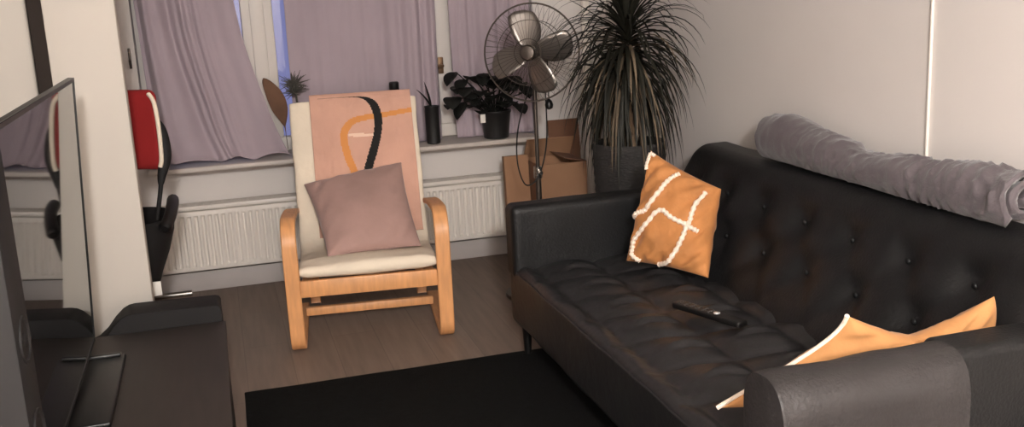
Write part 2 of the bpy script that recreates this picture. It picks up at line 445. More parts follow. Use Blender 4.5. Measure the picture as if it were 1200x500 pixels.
bm = BM()
c = [Vector((.245, 5.45, 1.075)), Vector((.285, 5.445, 1.00)), Vector((.312, 5.44, .92)), Vector((.328, 5.44, .84)), Vector((.335, 5.44, .70))]
cc = spline(c, 6); rings = []
for i, p in enumerate(cc):
    tt = i/(len(cc)-1); wd = .042*max(.04, math.sin(PI*min(1, tt*1.25))**.7 if tt < .8 else .04)
    rings.append([p+Vector((wd*math.cos(a), .006*math.sin(a), wd*.35*math.cos(a))) for a in [2*PI*k/12 for k in range(12)]])
loft(bm, rings)
o = tag(obj('dried_leaf', bm, M['brownleaf']), 'large dried brown leaf standing upright at the left curtain edge', 'leaf')
bm = BM(); box(bm, .875, .905, 5.245, 5.275, SZ+.001, .985, .008); lathe(bm, [(.024, 0), (.026, .004), (.026, .05), (.02, .055)], (.89, 5.26, .97), 20)
tag(obj('bottle', bm, M['blackplastic']), 'black bottle top peeking over the armchair back', 'bottle')

# small hook on the wall left of the curtain
bm = BM(); box(bm, -.392, -.380, 5.388, 5.3995, 1.17, 1.27, .003); tube(bm, [(-.386, 5.39, 1.20), (-.386, 5.36, 1.19), (-.386, 5.352, 1.215)], .005, 8)
tag(obj('wall_hook', bm, M['gunmetal']), 'small dark hook on the white wall strip above the red chair back', 'hook')

# ------------------------------------------------------------------ office chair behind the partition
t = thing('office_chair', 'black swivel chair with a red backrest half hidden by the white partition', 'chair', (-.42, 4.20, 0))  # chair brought nearer and shrunk about the camera, edges taken from image pixels
def red_fn(p, n): return p+Vector((0, -.09*(p.x/.2)**2, 0))
bm = rbox((.40, .07, .315), .03, .025, red_fn); bmesh.ops.transform(bm, matrix=Matrix.Translation((-.424, 4.29, 1.0)), verts=bm.verts)
bk = obj('backrest', bm, M['red'], t)
bm = BM(); tube(bm, spline([(-.250, 4.185, 1.145), (-.232, 4.165, 1.11), (-.226, 4.158, 1.02), (-.229, 4.158, .90), (-.238, 4.16, .86)], 6), .0085, 8); obj('piping', bm, M['cream'], bk)
bm = BM(); tube(bm, spline([(-.236, 4.22, 1.04), (-.219, 4.21, .99), (-.215, 4.20, .90), (-.238, 4.18, .82), (-.252, 4.17, .75), (-.275, 4.17, .65)], 6),
              [.009+.014*math.sin(PI*min(1, i/21))**.7 for i in range(31)], 10); obj('side_bolster', bm, M['blackmatte'], t)
rings = []
for z, rx, ry in ((.40, .13, .15), (.43, .14, .16), (.52, .178, .185), (.60, .203, .20), (.655, .212, .205), (.665, .20, .195), (.60, .16, .16), (.56, .11, .11)):
    rings.append([Vector((-.42+rx*math.copysign(abs(math.cos(a))**.8, math.cos(a)), 4.205+ry*math.copysign(abs(math.sin(a))**.8, math.sin(a)), z)) for a in [2*PI*k/36 for k in range(36)]])
bm = BM(); loft(bm, rings); obj('seat_shell', bm, M['blackmatte'], t)
for sx in (1, -1):
    x = -.42+sx*.198
    bm = BM(); tube(bm, spline([(x-sx*.02, 4.02, .640), (x, 4.10, .672), (x+sx*.010, 4.20, .698), (x+sx*.010, 4.29, .704)], 6), [.016]+[.024]*17+[.016], 10); obj('armrest', bm, M['blackplastic'], t)
bm = BM(); tube(bm, [(-.42, 4.205, .40), (-.42, 4.205, .20), (-.42, 4.205, .08)], [.05, .032, .035], 14); obj('column', bm, M['chrome'], t)
bm = BM()
for k in range(5):
    a = 2*PI*k/5+.25; tube(bm, [(-.42, 4.205, .10), (-.42+.19*math.cos(a), 4.205+.19*math.sin(a), .075)], [.026, .016], 10)
obj('base', bm, M['chrome'], t)
for k in range(5):
    a = 2*PI*k/5+.25; e = (-.42+.175*math.cos(a), 4.205+.175*math.sin(a))
    bm = BM(); tube(bm, [(e[0]-.02*math.sin(a), e[1]+.02*math.cos(a), .030), (e[0]+.02*math.sin(a), e[1]-.02*math.cos(a), .030)], .030, 14); tube(bm, [(e[0], e[1], .03), (e[0], e[1], .075)], .008, 8)
    obj('caster', bm, M['blackplastic'], t)
bm = BM(); box(bm, -.335, -.282, 4.045, 4.052, .375, .432, .002)
obj('care_tag', bm, M['white'], t)

# ------------------------------------------------------------------ tall loudspeaker at the near end of the bench
t = thing('loudspeaker', 'slim black floor loudspeaker at the near end of the television bench', 'speaker', (-.43, 1.74, 0))
bm = BM(); box(bm, -.52, SPX, 1.68, 1.80, .03, SPZ, .004); obj('cabinet', bm, M['blackmatte'], t)
bm = BM(); box(bm, -.54, SPX+.012, 1.668, 1.812, .0005, .03, .004); obj('plinth', bm, M['blackplastic'], t)
for z, r in ((.80, .048), (.97, .040)):
    bm = BM(); rr = [[Vector((SPX+dx, 1.74+q*math.cos(2*PI*k/28), z+q*math.sin(2*PI*k/28))) for k in range(28)] for q, dx in ((r, .0005), (r, .004), (r*.86, .004), (r*.80, .001), (r*.3, .0005), (r*.25, .003), (.002, .005))]
    loft(bm, rr); obj('driver', bm, M['blackmatte'], t)

bm = BM(); tube(bm, [(-.46, 5.32, .016), (-.26, 5.315, .016)], .0145, 12); tube(bm, [(-.262, 5.315, .016), (-.225, 5.314, .016)], .0155, 12)
tag(obj('metal_tube', bm, M['chrome']), 'short shiny metal tube lying on the floor by the skirting', 'tube')
# ------------------------------------------------------------------ rug
def rugfn(p, n): return p+Vector((.006*nz(p, 3, 4), .008*nz(p, 5, 1), 0))
bm = rbox((2.08, 2.83, .012), .005, .06, rugfn); bmesh.ops.transform(bm, matrix=Matrix.Translation((1.02, 2.415, .0065)), verts=bm.verts)
tag(obj('rug', bm, M['rug']), 'plain black rug on the wooden floor under the sofa', 'rug')
RZ = .0125

# ------------------------------------------------------------------ television bench, box, television
t = thing('tv_bench', 'low black brown bench under the television', 'bench', (-.37, 2.5, 0))
bm = BM(); box(bm, -.70, -.05, 1.85, 3.47, .395, .42, .003); obj('top_board', bm, M['blackwood'], t)
bm = BM(); box(bm, -.69, -.065, 1.86, 3.46, .05, .394, .003); obj('carcass', bm, M['blackwood'], t)
for k in range(3):
    a = 1.865+k*.532; bm = BM(); box(bm, -.0645, -.055, a, a+.526, .06, .388, .002); obj('drawer_front', bm, M['blackwood'], t)
for x in (-.66, -.10):
    for y in (1.92, 3.40):
        bm = BM(); box(bm, x-.025, x+.025, y-.025, y+.025, .0005, .05, .003); obj('foot', bm, M['blackplastic'], t)

# black box with one rounded shoulder standing behind the bench
prof = [(-.52, .012), (-.060, .012), (-.060, .458), (-.066, .468), (-.078, .472)]
prof += [(-.345, .478), (-.365, .475), (-.385, .465), (-.412, .440), (-.44, .405), (-.47, .38), (-.52, .36)]
bm = BM(); rings = []
for y, s in ((3.492, .99), (3.496, 1), (3.62, 1), (3.624, .99)):
    rings.append([Vector((-.27+(x+.27)*s, y, .25+(z-.25)*s)) for x, z in prof])
loft(bm, rings)
t = thing('storage_box', 'black box with a sloping rounded shoulder standing behind the bench end', 'box', (-.28, 3.56, 0))
obj('box_body', bm, M['blackmatte'], t, angle=30)
for x in (-.45, -.10):
    for y in (3.525, 3.59):
        bm = BM(); lathe(bm, [(.018, 0), (.02, .004), (.02, .017)], (x, y, .0005), 14); obj('foot', bm, M['blackplastic'], t)

TVX0, TVX1 = -.448, -.402     # screen x at the bottom and top edge
t = thing('television', 'large flat television with mirror-like black screen on the low bench', 'television', (-.45, 2.62, .42))
tl = math.atan2(TVX1-TVX0, .82)
TM = Matrix.Translation((TVX0, 2.62, .465)) @ Matrix.Rotation(tl, 4, 'Y')
bm = BM(); box(bm, -.002, .0, -.672, .672, .012, .808, mtx=TM); obj('screen', bm, M['screen'], t, smooth=False)
bm = BM(); box(bm, -.016, -.002, -.68, .68, 0, .82, .002, mtx=TM); box(bm, -.06, -.014, -.5, .5, .10, .55, .012, mtx=TM); obj('housing', bm, M['blackplastic'], t)
bm = BM()
for a in ((-.003, .003, -.68, .68, 0, .012), (-.003, .003, -.68, .68, .808, .82), (-.003, .003, -.68, -.672, .012, .808), (-.003, .003, .672, .68, .012, .808)): box(bm, *a, .001, 1, mtx=TM)
obj('bezel', bm, M['blackplastic'], t)
bm = BM(); box(bm, -.575, -.352, 2.67, 3.22, .4205, .436, .006, 3); box(bm, -.56, -.365, 3.19, 3.214, .434, .446, .004); obj('stand_foot', bm, M['blackplastic'], t)
bm = BM(); box(bm, -.50, -.465, 2.86, 3.02, .434, .60, .006); obj('stand_neck', bm, M['blackplastic'], t)

# ------------------------------------------------------------------ sofa
t = thing('sofa', 'long black leather sofa with tufted seat and back along the right wall', 'sofa', (1.55, 2.8, 0))
CE = .245
def seat_fn(p, n):
    q = p.copy()
    if p.z > .02:
        u = (p.x)/CE; v = (p.y)/CE
        e = min(1, max(0, (.44-abs(p.x))/.05))*min(1, max(0, (1.03-abs(p.y))/.05))
        b = (abs(math.sin(PI*(u+.5)))*abs(math.sin(PI*v)))**.55
        h = .036*(b-1)
        # creases fanning out of every seam crossing
        h += .006*nz((p.x*1.0, p.y*2.6, 1), 9, 3)*(1-b)+.004*nz(p, 16, 5)
        h += .005*math.sin(38*p.y+7*nz(p, 5, 8))*math.exp(-((((u+.5) % 1)-.5)/.28)**2)*.8*max(0, nz(p, 4, 6)+.3)
        for k in (-4, -3, -2, -1, 0, 1, 2, 3, 4):
            for kx in (-1, 0, 1):
                cx, cy = (kx+.12)*CE, (k+.5)*CE*.97+.02*kx
                dx = (p.x-cx)/.085; yy = p.y-cy-.022*(1-dx*dx)-.012*nz((kx, k, 3), 3, 1)
                if abs(dx) < 1: h += .011*(1-dx*dx)*(math.exp(-(yy/.010)**2)-.8*math.exp(-((yy+.020)/.012)**2))
        q.z += h*e*max(0, n.z)
        if n.z > .3: q.z -= .012*(1-e)
    if n.x < -.5: q.x += .006*nz(p, 5, 2)
    return q
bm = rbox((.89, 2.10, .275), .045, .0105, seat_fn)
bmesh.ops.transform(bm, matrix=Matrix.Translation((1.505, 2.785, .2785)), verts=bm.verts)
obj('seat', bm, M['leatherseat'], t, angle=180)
LEAN = .60
def back_fn(p, n):
    q = p.copy()
    if n.x < -.2 and abs(p.z) < .26:
        dim = 0
        for r, zz in enumerate((-.02, .11)):
            off = .5*(r % 2)
            yy = p.y/.27+off; fy = (yy-round(yy))*.27
            d2 = (fy*fy)/(.065**2)+((p.z-zz)**2)/(.06**2)
            dim += math.exp(-d2)
            # folds running from button to button
        u = p.y/.27; v = (p.z+.02)/.13
        f1 = abs(math.sin(PI*(u+v*.5))); f2 = abs(math.sin(PI*(u-v*.5)))
        band = max(0, min(1, (.20-p.z)/.06))
        q.x += (.034*dim+.012*(1-min(f1, f2))**3*band)*min(1, -n.x)
        q.x += .006*nz(p, 8, 11)
    if n.z > .3: q.z += .004*nz(p, 6, 12)
    return q
bm = rbox((.17, 2.13, .50), .05, .02, back_fn)
for v in bm.verts: v.co.x += LEAN*(v.co.z-.25)
bmesh.ops.transform(bm, matrix=Matrix.Translation((1.995, 2.81, .552)), verts=bm.verts)
bk = obj('backrest', bm, M['leather'], t, angle=180)
for r, zz in enumerate((-.02, .11)):
    for k in range(-4, 5):
        y = (k-.5*(r % 2))*.27
        if abs(y) > 1.0: continue
        bm = BM(); bmesh.ops.create_uvsphere(bm, u_segments=14, v_segments=8, radius=.010)
        bmesh.ops.transform(bm, matrix=Matrix.Translation((1.995-.085+.034+LEAN*(zz-.25), 2.81+y, .552+zz)) @ Matrix.Diagonal((.6, 1, 1, 1)), verts=bm.verts)
        obj('button', bm, M['leather'], bk)
def arm_fn(sd):
    def f(p, n):
        q = p+Vector((0, .003*nz(p, 7, sd), .003*nz(p, 6, sd+1)))
        return q
    return f
bm = rbox((.95, .115, .30), .028, .02, arm_fn(3)); bmesh.ops.transform(bm, matrix=Matrix.Translation((1.528, 3.775, .497)), verts=bm.verts)
obj('armrest', bm, M['leather'], t, angle=180)
def armr(p, n):
    q = p.copy()
    q.y += .004*nz(p, 9, 21)+.004*math.sin(26*p.x+5*nz(p, 4, 3))*max(0, n.z)*.5
    q.z += .004*nz(p, 7, 22)
    return q
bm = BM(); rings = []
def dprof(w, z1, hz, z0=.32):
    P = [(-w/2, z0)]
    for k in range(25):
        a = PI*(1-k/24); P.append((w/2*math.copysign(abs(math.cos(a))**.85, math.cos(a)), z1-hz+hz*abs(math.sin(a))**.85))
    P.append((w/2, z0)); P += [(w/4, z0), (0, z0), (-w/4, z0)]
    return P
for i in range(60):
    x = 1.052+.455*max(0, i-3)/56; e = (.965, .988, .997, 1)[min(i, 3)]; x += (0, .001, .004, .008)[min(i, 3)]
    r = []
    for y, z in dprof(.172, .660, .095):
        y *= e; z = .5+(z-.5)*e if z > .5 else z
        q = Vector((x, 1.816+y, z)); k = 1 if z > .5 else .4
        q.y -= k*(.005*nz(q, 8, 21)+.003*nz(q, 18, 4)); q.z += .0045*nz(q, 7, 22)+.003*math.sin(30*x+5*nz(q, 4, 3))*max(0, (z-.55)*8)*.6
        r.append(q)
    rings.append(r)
loft(bm, rings); o = obj('armrest', bm, M['leatherarm'], t, angle=35); o['label'] = 'rounded near armrest, lamplight painted as a lighter tone'
bm = rbox((.52, .12, .31), .022, .02, arm_fn(7)); bmesh.ops.transform(bm, matrix=Matrix.Translation((1.765, 1.836, .499)), verts=bm.verts)
o = obj('armrest_rear', bm, M['leather'], t, angle=180); o['label'] = 'squarer rear section of the near armrest'
for x, y in ((1.115, 3.79), (1.115, 1.80), (1.90, 3.79), (1.90, 1.80)):
    bm = BM(); tube(bm, [(x, y, .15), (x, y, RZ+.0005)], [.022, .014], 12); obj('leg', bm, M['blackplastic'], t)

# ------------------------------------------------------------------ cushions on the sofa
t = thing('cushion', 'orange velvet cushion with cream braid loops, upright at the far sofa end', 'cushion', (1.55, 3.3, .42))
c1 = [(1.42, 3.455, .452), (1.615, 3.17, .437), (1.735, 3.30, .725), (1.548, 3.50, .855)]
sf, N1 = pillow_fn(c1, .075, .05, 4, .013)
bm = pillow_bm(sf, 40); cv = obj('cover', bm, M['orange'], t, angle=180)
def braid(par, uv, r=.0085):
    pts = spline([(u, v, 0) for u, v in uv], 14); P = [sf(p.x, p.y, 1, .004) for p in pts]
    rr = [r*(1+.22*math.sin(i*1.5)) for i in range(len(P))]
    b = BM(); tube(b, P, rr, 8); o = obj('braid', b, M['braid'], par); o['label'] = 'cream braided trim stitched in a loop'
braid(cv, [(-.985, -.20), (-.80, -.09), (-.60, .02), (-.28, .466), (-.175, .747), (-.03, .93)])
braid(cv, [(-.60, -.98), (-.806, -.86), (-.83, -.61), (-.51, -.28), (-.18, .09), (.16, .03), (.54, -.016), (.76, -.07)])
braid(cv, [(.72, .80), (.59, .35), (.54, -.016), (.41, -.405), (.21, -.85), (-.14, -.985)])
braid(cv, [(-.90, .68), (-.96, .85), (-.95, .96), (-.80, .975)], .007)

t = thing('cushion', 'apricot cushion lying against the near armrest, two corners pointing up', 'cushion', (1.42, 2.05, .42))
c2 = [(1.105, 2.125, .450), (1.70, 1.985, .455), (1.772, 1.965, .695), (1.372, 1.985, .695)]
s2, N2 = pillow_fn(c2, .05, .04, 9, .006)
s2base = s2
def s2(u, v, side, off=0):
    q = s2base(u, v, side, off)
    q.z -= .085*(1-min(1, (u*u+.003)**.5)**1.15)*((v+1)/2)**1.5           # top edge sagging between its two corners
    w_ = (1-v*v)*(v+1)*.75
    q.x += .050*w_*max(0, (1-u)/2)**2
    q.x += .05*(1-v*v)*max(0, (u+1)/2)**3
    return q
bm = pillow_bm(s2, 36); obj('cover', bm, M['tan'], t, angle=180)
bm = BM(); P = [s2(-1, v/20, 1) for v in range(-20, 21)]; tube(bm, P, .006, 8); o = obj('piping', bm, M['braid'], t); o['label'] = 'pale edge along one side'

# remote
t = thing('remote_control', 'black remote control lying on the tufted sofa seat', 'remote', (1.44, 2.83, .42))
rm = Matrix.Translation((1.44, 2.825, .4235)) @ Matrix.Rotation(math.radians(19.5), 4, 'Z')
bm = BM(); box(bm, -.023, .023, -.145, .145, 0, .020, .006, 3, mtx=rm); bd = obj('body', bm, M['blackplastic'], t)
for k in range(6):
    for s in (-.012, 0, .012):
        bm = BM(); lathe(bm, [(.0042, 0), (.0042, .003), (.003, .004)], (s, .12-k*.026, .0195), 10); bmesh.ops.transform(bm, matrix=rm, verts=bm.verts)
        obj('button', bm, M['greybtn'], bd)
bm = BM(); lathe(bm, [(.011, 0), (.011, .003), (.008, .0045)], (0, -.035, .0195), 18); bmesh.ops.transform(bm, matrix=rm, verts=bm.verts)
o = obj('dial', bm, M['silverbtn'], bd); o['label'] = 'shiny silver round button'

# ------------------------------------------------------------------ rolled blanket on the sofa back
path = spline([(2.020, 3.40, .0), (2.020, 3.18, 0), (2.012, 2.92, 0), (2.01, 2.65, 0), (2.012, 2.38, 0), (2.012, 2.13, 0)], 44)
ctrl = [(0, .10, .098), (.10, .098, .100), (.3, .095, .080), (.5, .09, .062), (.68, .095, .072), (.85, .10, .088), (1, .10, .09)]
def lerpc(s):
    for a, b in zip(ctrl, ctrl[1:]):
        if s <= b[0]:
            k = (s-a[0])/(b[0]-a[0]); k = k*k*(3-2*k); return a[1]+(b[1]-a[1])*k, a[2]+(b[2]-a[2])*k
    return ctrl[-1][1:]
bm = BM(); rings = []; NP = len(path); turns = 2.15; n1 = 110
for i, p in enumerate(path):
    s = i/(NP-1); rx, rz = lerpc(s); ring = []
    endk = min(1, s/.02, (1-s)/.015)
    for side in (0, 1):
        seq = range(n1+1) if side == 0 else range(n1, -1, -1)
        for k in seq:
            f = k/n1; ang = -2.2-2*PI*turns*f
            rad = (1-.40*f*turns/1.6 if turns else 1); rad = max(.12, 1-.40*f*turns*.9)
            if side: rad -= .26*(1-f*.4)
            x = rx*rad*math.cos(ang); z = rz*rad*math.sin(ang)
            if side == 0 and f < .48:
                pp = (p.y, ang*.12, 0)
                wk = max(.1, min(1, (s-.14)/.12))*(.55+.45*min(1, max(0, (s-.5)/.2)))
                wr = .007*nz((p.y*3.2, ang*.22, 0), 3.0, 2)+.0085*wk*(1-2*abs(math.sin(46*p.y+1.6*math.cos(ang+.6)+7*nz((p.y*.8, ang*.25, 0), 4, 4)))**.6)*(.6+.8*nz((p.y*1.5, ang*.2, 5), 3, 6))
                wr += .0035*nz((p.y*10, ang*1.2, 2), 3, 3)
                x += wr*math.cos(ang); z += wr*math.sin(ang)
            ring.append(Vector((p.x+x, p.y+.012*nz((x*8, z*8, i > NP/2), 3, 1)*(1-endk), .809+rz+z+.008*math.sin(6*s))))
    rings.append(ring)
zmin = lambda r: min(q.z for q in r)
for r in rings:
    d = .809-zmin(r)
    for q in r: q.z += d
loft(bm, rings)
tag(obj('blanket', bm, M['grey'], angle=180), 'grey plush blanket rolled up along the top of the sofa back', 'blanket')

# ------------------------------------------------------------------ armchair
t = thing('armchair', 'bentwood armchair with birch frame and cream padded cover facing the room', 'armchair', (.535, 4.25, 0))
CM = Matrix.Translation((.540, 4.165, 0)) @ Matrix.Rotation(math.radians(-6.5), 4, 'Z')
def strip(path, w, th):
    """bent plank: path in the local y/z plane, width along x"""
    P = [Vector((0, a, b)) for a, b in path]; b = BM(); rings = []
    for i, p in enumerate(P):
        tg = (P[min(i+1, len(P)-1)]-P[max(i-1, 0)]).normalized(); nn = Vector((0, -tg.z, tg.y))
        h = w/2; e = .004
        rings.append([p+Vector((x, 0, 0))+nn*k for x, k in ((-h, -th/2+e), (-h+e, -th/2), (h-e, -th/2), (h, -th/2+e), (h, th/2-e), (h-e, th/2), (-h+e, th/2), (-h, th/2-e))])
    return loft(b, rings)
def arc(cy, cz, r, a0, a1, n=12): return [(cy+r*math.cos(math.radians(a0+(a1-a0)*k/n)), cz+r*math.sin(math.radians(a0+(a1-a0)*k/n))) for k in range(n+1)]
side_path = [(.66, .014), (.40, .0135), (.15, .0130)]+arc(.075, .088, .075, 270, 182, 10)+[(-.006, .25), (-.012, .38), (-.012, .445)]+arc(.088, .47, .10, 180, 96, 12)+[(.18, .562), (.34, .545), (.50, .518), (.56, .506)]
for sx in (-1, 1):
    bm = strip(side_path, .062, .024); bmesh.ops.transform(bm, matrix=CM @ Matrix.Translation((sx*.318, 0, 0)), verts=bm.verts); obj('side_frame', bm, M['birch'], t)
    # rear upright carrying the back
    bm = strip([(.34, .10), (.40, .25), (.48, .45), (.57, .66), (.64, .82), (.68, .90)], .045, .020); bmesh.ops.transform(bm, matrix=CM @ Matrix.Translation((sx*.245, .055, 0)), verts=bm.verts); obj('back_upright', bm, M['birch'], t)
    bm = strip([(.02, .30), (.20, .285), (.40, .275), (.50, .30)], .04, .02); bmesh.ops.transform(bm, matrix=CM @ Matrix.Translation((sx*.262, 0, 0)), verts=bm.verts); obj('seat_rail', bm, M['birch'], t)
bm = BM(); box(bm, -.288, .288, -.008, .016, .248, .320, .005, mtx=CM); obj('front_rail', bm, M['birch'], t)
bm = BM(); box(bm, -.290, .290, .33, .36, .060, .098, .005, mtx=CM); obj('stretcher', bm, M['birch'], t)
for z, y in ((.55, .61), (.70, .67), (.84, .73)):
    bm = BM(); box(bm, -.225, .225, y, y+.012, z-.03, z+.03, .004, mtx=CM); obj('back_slat', bm, M['birch'], t)
# padded cover: seat, bend and back swept in one piece
padc = spline([(0, -.012, .352), (0, .10, .358), (0, .26, .335), (0, .40, .335), (0, .49, .40), (0, .545, .52), (0, .605, .68), (0, .67, .83), (0, .72, .945), (0, .74, .985)], 10)
def pad_section(i, off=0):
    p = padc[i]; tg = (padc[min(i+1, len(padc)-1)]-padc[max(i-1, 0)]).normalized(); nn = Vector((0, -tg.z, tg.y))
    return p, tg, nn
bm = BM(); rings = []; NPD = len(padc)
for i in range(NPD):
    p, tg, nn = pad_section(i); s = i/(NPD-1)
    e = min(1, (s/.025)**.5 if s > 0 else .35, ((1-s)/.03)**.5 if s < 1 else .35); e = max(.35, e)
    hw = (.292+.008*s)*(.97+.03*e); th = .029*e; ring = []
    for k in range(40):
        a = 2*PI*k/40; cx = math.copysign(abs(math.cos(a))**.28, math.cos(a)); cz = math.copysign(abs(math.sin(a))**.6, math.sin(a))
        q = p+Vector((hw*cx, 0, 0))+nn*th*cz
        edge = abs(cx)
        q += nn*(.006*nz(q, 9, 1)+.004*nz(q, 22, 2))*e + Vector((.005*nz(q, 8, 5)*edge, 0, 0))
        if s < .2: q += nn*.006*math.sin(30*q.x+4*nz(q, 6, 3))*max(0, cz)*(1-s/.2)
        ring.append(CM @ q)
    rings.append(ring)
loft(bm, rings); obj('padded_cover', bm, M['cream'], t, angle=180)

# pink printed throw hung over the chair back
nu, nvv = 110, 150; bm = BM(); g = []
TOPI = NPD-1
def thr(u, v):
    """u -1..1 across, v 0 (tucked behind the top) .. 1 (down under the cushion)"""
    if v < .10:
        k = v/.10; a = PI*(1-k)    # wrap over the top edge
        p, tg, nn = pad_section(TOPI)
        q = p+tg*(.012+.016*math.sin(a))+nn*.043*math.cos(a)*1.0
        nrm = nn
    else:
        f = TOPI-(v-.10)/.90*(NPD*.60); i = max(1, min(TOPI-1, int(f))); fr = f-i
        p, tg, nn = pad_section(i); p2, _, n2 = pad_section(i+1)
        p = p.lerp(p2, fr); nn = nn.lerp(n2, fr).normalized(); q = p+nn*.043; nrm = nn
    x = .238*u+.036
    q = q+Vector((x, 0, 0))+nrm*(.003*nz((u*2, v*4, 0), 2.2, 7)+.002*nz((u*6, v*9, 1), 2, 1))
    return CM @ q
for j in range(nvv+1):
    g.append([bm.verts.new(thr(i/nu*2-1, j/nvv)) for i in range(nu+1)])
def segd(p, a, b):
    ab = (b[0]-a[0], b[1]-a[1]); l = ab[0]**2+ab[1]**2; k = max(0, min(1, ((p[0]-a[0])*ab[0]+(p[1]-a[1])*ab[1])/l))
    return math.hypot(p[0]-a[0]-k*ab[0], p[1]-a[1]-k*ab[1]), k
def stroke(pts): return [(q.x, q.y, q.z) for q in spline(pts, 8)]
blk = stroke([(-.83, .112, .007), (-.36, .115, .011), (-.03, .135, .024), (.198, .223, .036), (.31, .334, .038), (.297, .429, .036), (.178, .527, .036), (-.03, .65, .034)])
org = stroke([(1.0, .322, .022), (.528, .34, .022), (.102, .352, .024), (-.207, .375, .028), (-.379, .444, .034), (-.344, .537, .034), (-.24, .617, .03), (-.17, .66, .026)])
wht = stroke([(-.262, .447, .012), (.188, .455, .012)])
for j in range(nvv):
    for i in range(nu):
        fc = bm.faces.new((g[j][i], g[j][i+1], g[j+1][i+1], g[j+1][i]))
        c = ((i+.5)/nu*2-1, (j+.5)/nvv); m = 0
        for mi, st in ((3, wht), (2, org), (1, blk)):
            for a, b in zip(st, st[1:]):
                # v runs over about 0.70 m and u over 0.226 m
                d, k = segd((c[0]*.238, c[1]*.70), (a[0]*.238, a[1]*.70), (b[0]*.238, b[1]*.70))
                if d < (a[2]+(b[2]-a[2])*k)*.5: m = mi; break
        fc.material_index = m
o = obj('throw', bm, [M['pink'], M['strokeblack'], M['strokeorange'], M['strokewhite']], angle=180, recalc=False)
md = o.modifiers.new('thickness', 'SOLIDIFY'); md.thickness = .004; md.offset = 0
tag(o, 'dusty pink throw with black and orange curves hung over the armchair back', 'throw')

t = thing('cushion', 'plain mauve velvet cushion leaning on the armchair seat', 'cushion', (.57, 4.45, .36))
c3 = [(.386, 4.29, .390), (.796, 4.30, .388), (.802, 4.69, .698), (.345, 4.70, .636)]
s3, N3 = pillow_fn(c3, .075, .06, 14, .005)
bm = pillow_bm(s3, 34); obj('cover', bm, M['mauve'], t, angle=180)
bm = BM(); P = [s3(u/20, -1, 1) for u in range(-20, 21)]; tube(bm, P, .003, 6); obj('seam', bm, M['mauve'], t)

# ------------------------------------------------------------------ fan
FX, FY = 1.438, 4.58
t = thing('floor_fan', 'chrome pedestal fan with round wire guard behind the sofa end', 'fan', (FX, FY, 0))
bm = BM(); lathe(bm, [(.18, 0), (.185, .006), (.18, .018), (.10, .03), (.03, .04), (.02, .055)], (FX, FY, .0005), 40); obj('base', bm, M['gunmetal'], t)
bm = BM(); tube(bm, [(FX, FY, .05), (FX, FY, .62)], .014, 14); tube(bm, [(FX, FY, .60), (FX, FY, 1.10)], .0095, 14); obj('pole', bm, M['gunmetal'], t)
bm = BM(); tube(bm, [(FX, FY, .58), (FX, FY, .635)], .021, 14); tube(bm, [(FX, FY-.018, .61), (FX, FY-.05, .61)], .010, 10); obj('height_collar', bm, M['chrome'], t)
ax = Vector((-.50, -.86, .06)).normalized()
FM = Matrix.Translation((1.405, 4.50, 1.180)) @ ax.to_track_quat('Z', 'Y').to_matrix().to_4x4()     # local z points to the front
def ringpts(r, z, n=48): return [Vector((r*math.cos(2*PI*k/n), r*math.sin(2*PI*k/n), z)) for k in range(n)]
def ring(bm, r, z, rad, n=48, seg=6):
    P = ringpts(r, z, n); rings = []
    for k, p in enumerate(P):
        o_ = p.copy(); o_.z = 0; o_.normalize()
        rings.append([p+(o_*math.cos(a)+Vector((0, 0, 1))*math.sin(a))*rad for a in [2*PI*m/seg for m in range(seg)]])
    rings.append(rings[0]); vs = [[bm.verts.new(q) for q in rr] for rr in rings[:-1]]; vs.append(vs[0])
    for a, b in zip(vs, vs[1:]):
        for i in range(seg): bm.faces.new((a[i], a[(i+1) % seg], b[(i+1) % seg], b[i]))
RG = .222
bm = BM(); ring(bm, RG, 0, .0042)
ring(bm, RG*.66, .058, .0016); ring(bm, RG*.66, -.058, .0016); ring(bm, RG*.28, .075, .002)
for k in range(48):
    a = 2*PI*k/48
    for sgn in (1, -1):
        P = [Vector((r*math.cos(a+tw), r*math.sin(a+tw), z*sgn)) for r, z, tw in ((.035, .078, 0), (.10, .074, .05), (.16, .052, .08), (.205, .022, .10), (.221, 0, .10))]
        tube(bm, P, .0007, 4, False)
bmesh.ops.transform(bm, matrix=FM, verts=bm.verts); gd = obj('guard', bm, M['gunmetal'], t)
bm = BM(); rings = [[Vector((r*math.cos(2*PI*k/24), r*math.sin(2*PI*k/24), z)) for k in range(24)] for r, z in ((.034, .070), (.036, .078), (.030, .087), (.012, .090))]
loft(bm, rings); bmesh.ops.transform(bm, matrix=FM, verts=bm.verts); obj('guard_badge', bm, M['gunmetal'], gd)
bm = BM(); rings = [[Vector((r*math.cos(2*PI*k/24), r*math.sin(2*PI*k/24), z)) for k in range(24)] for r, z in ((.030, -.035), (.034, -.03), (.034, .02), (.024, .03))]
loft(bm, rings); bmesh.ops.transform(bm, matrix=FM, verts=bm.verts); obj('hub', bm, M['chrome'], t)
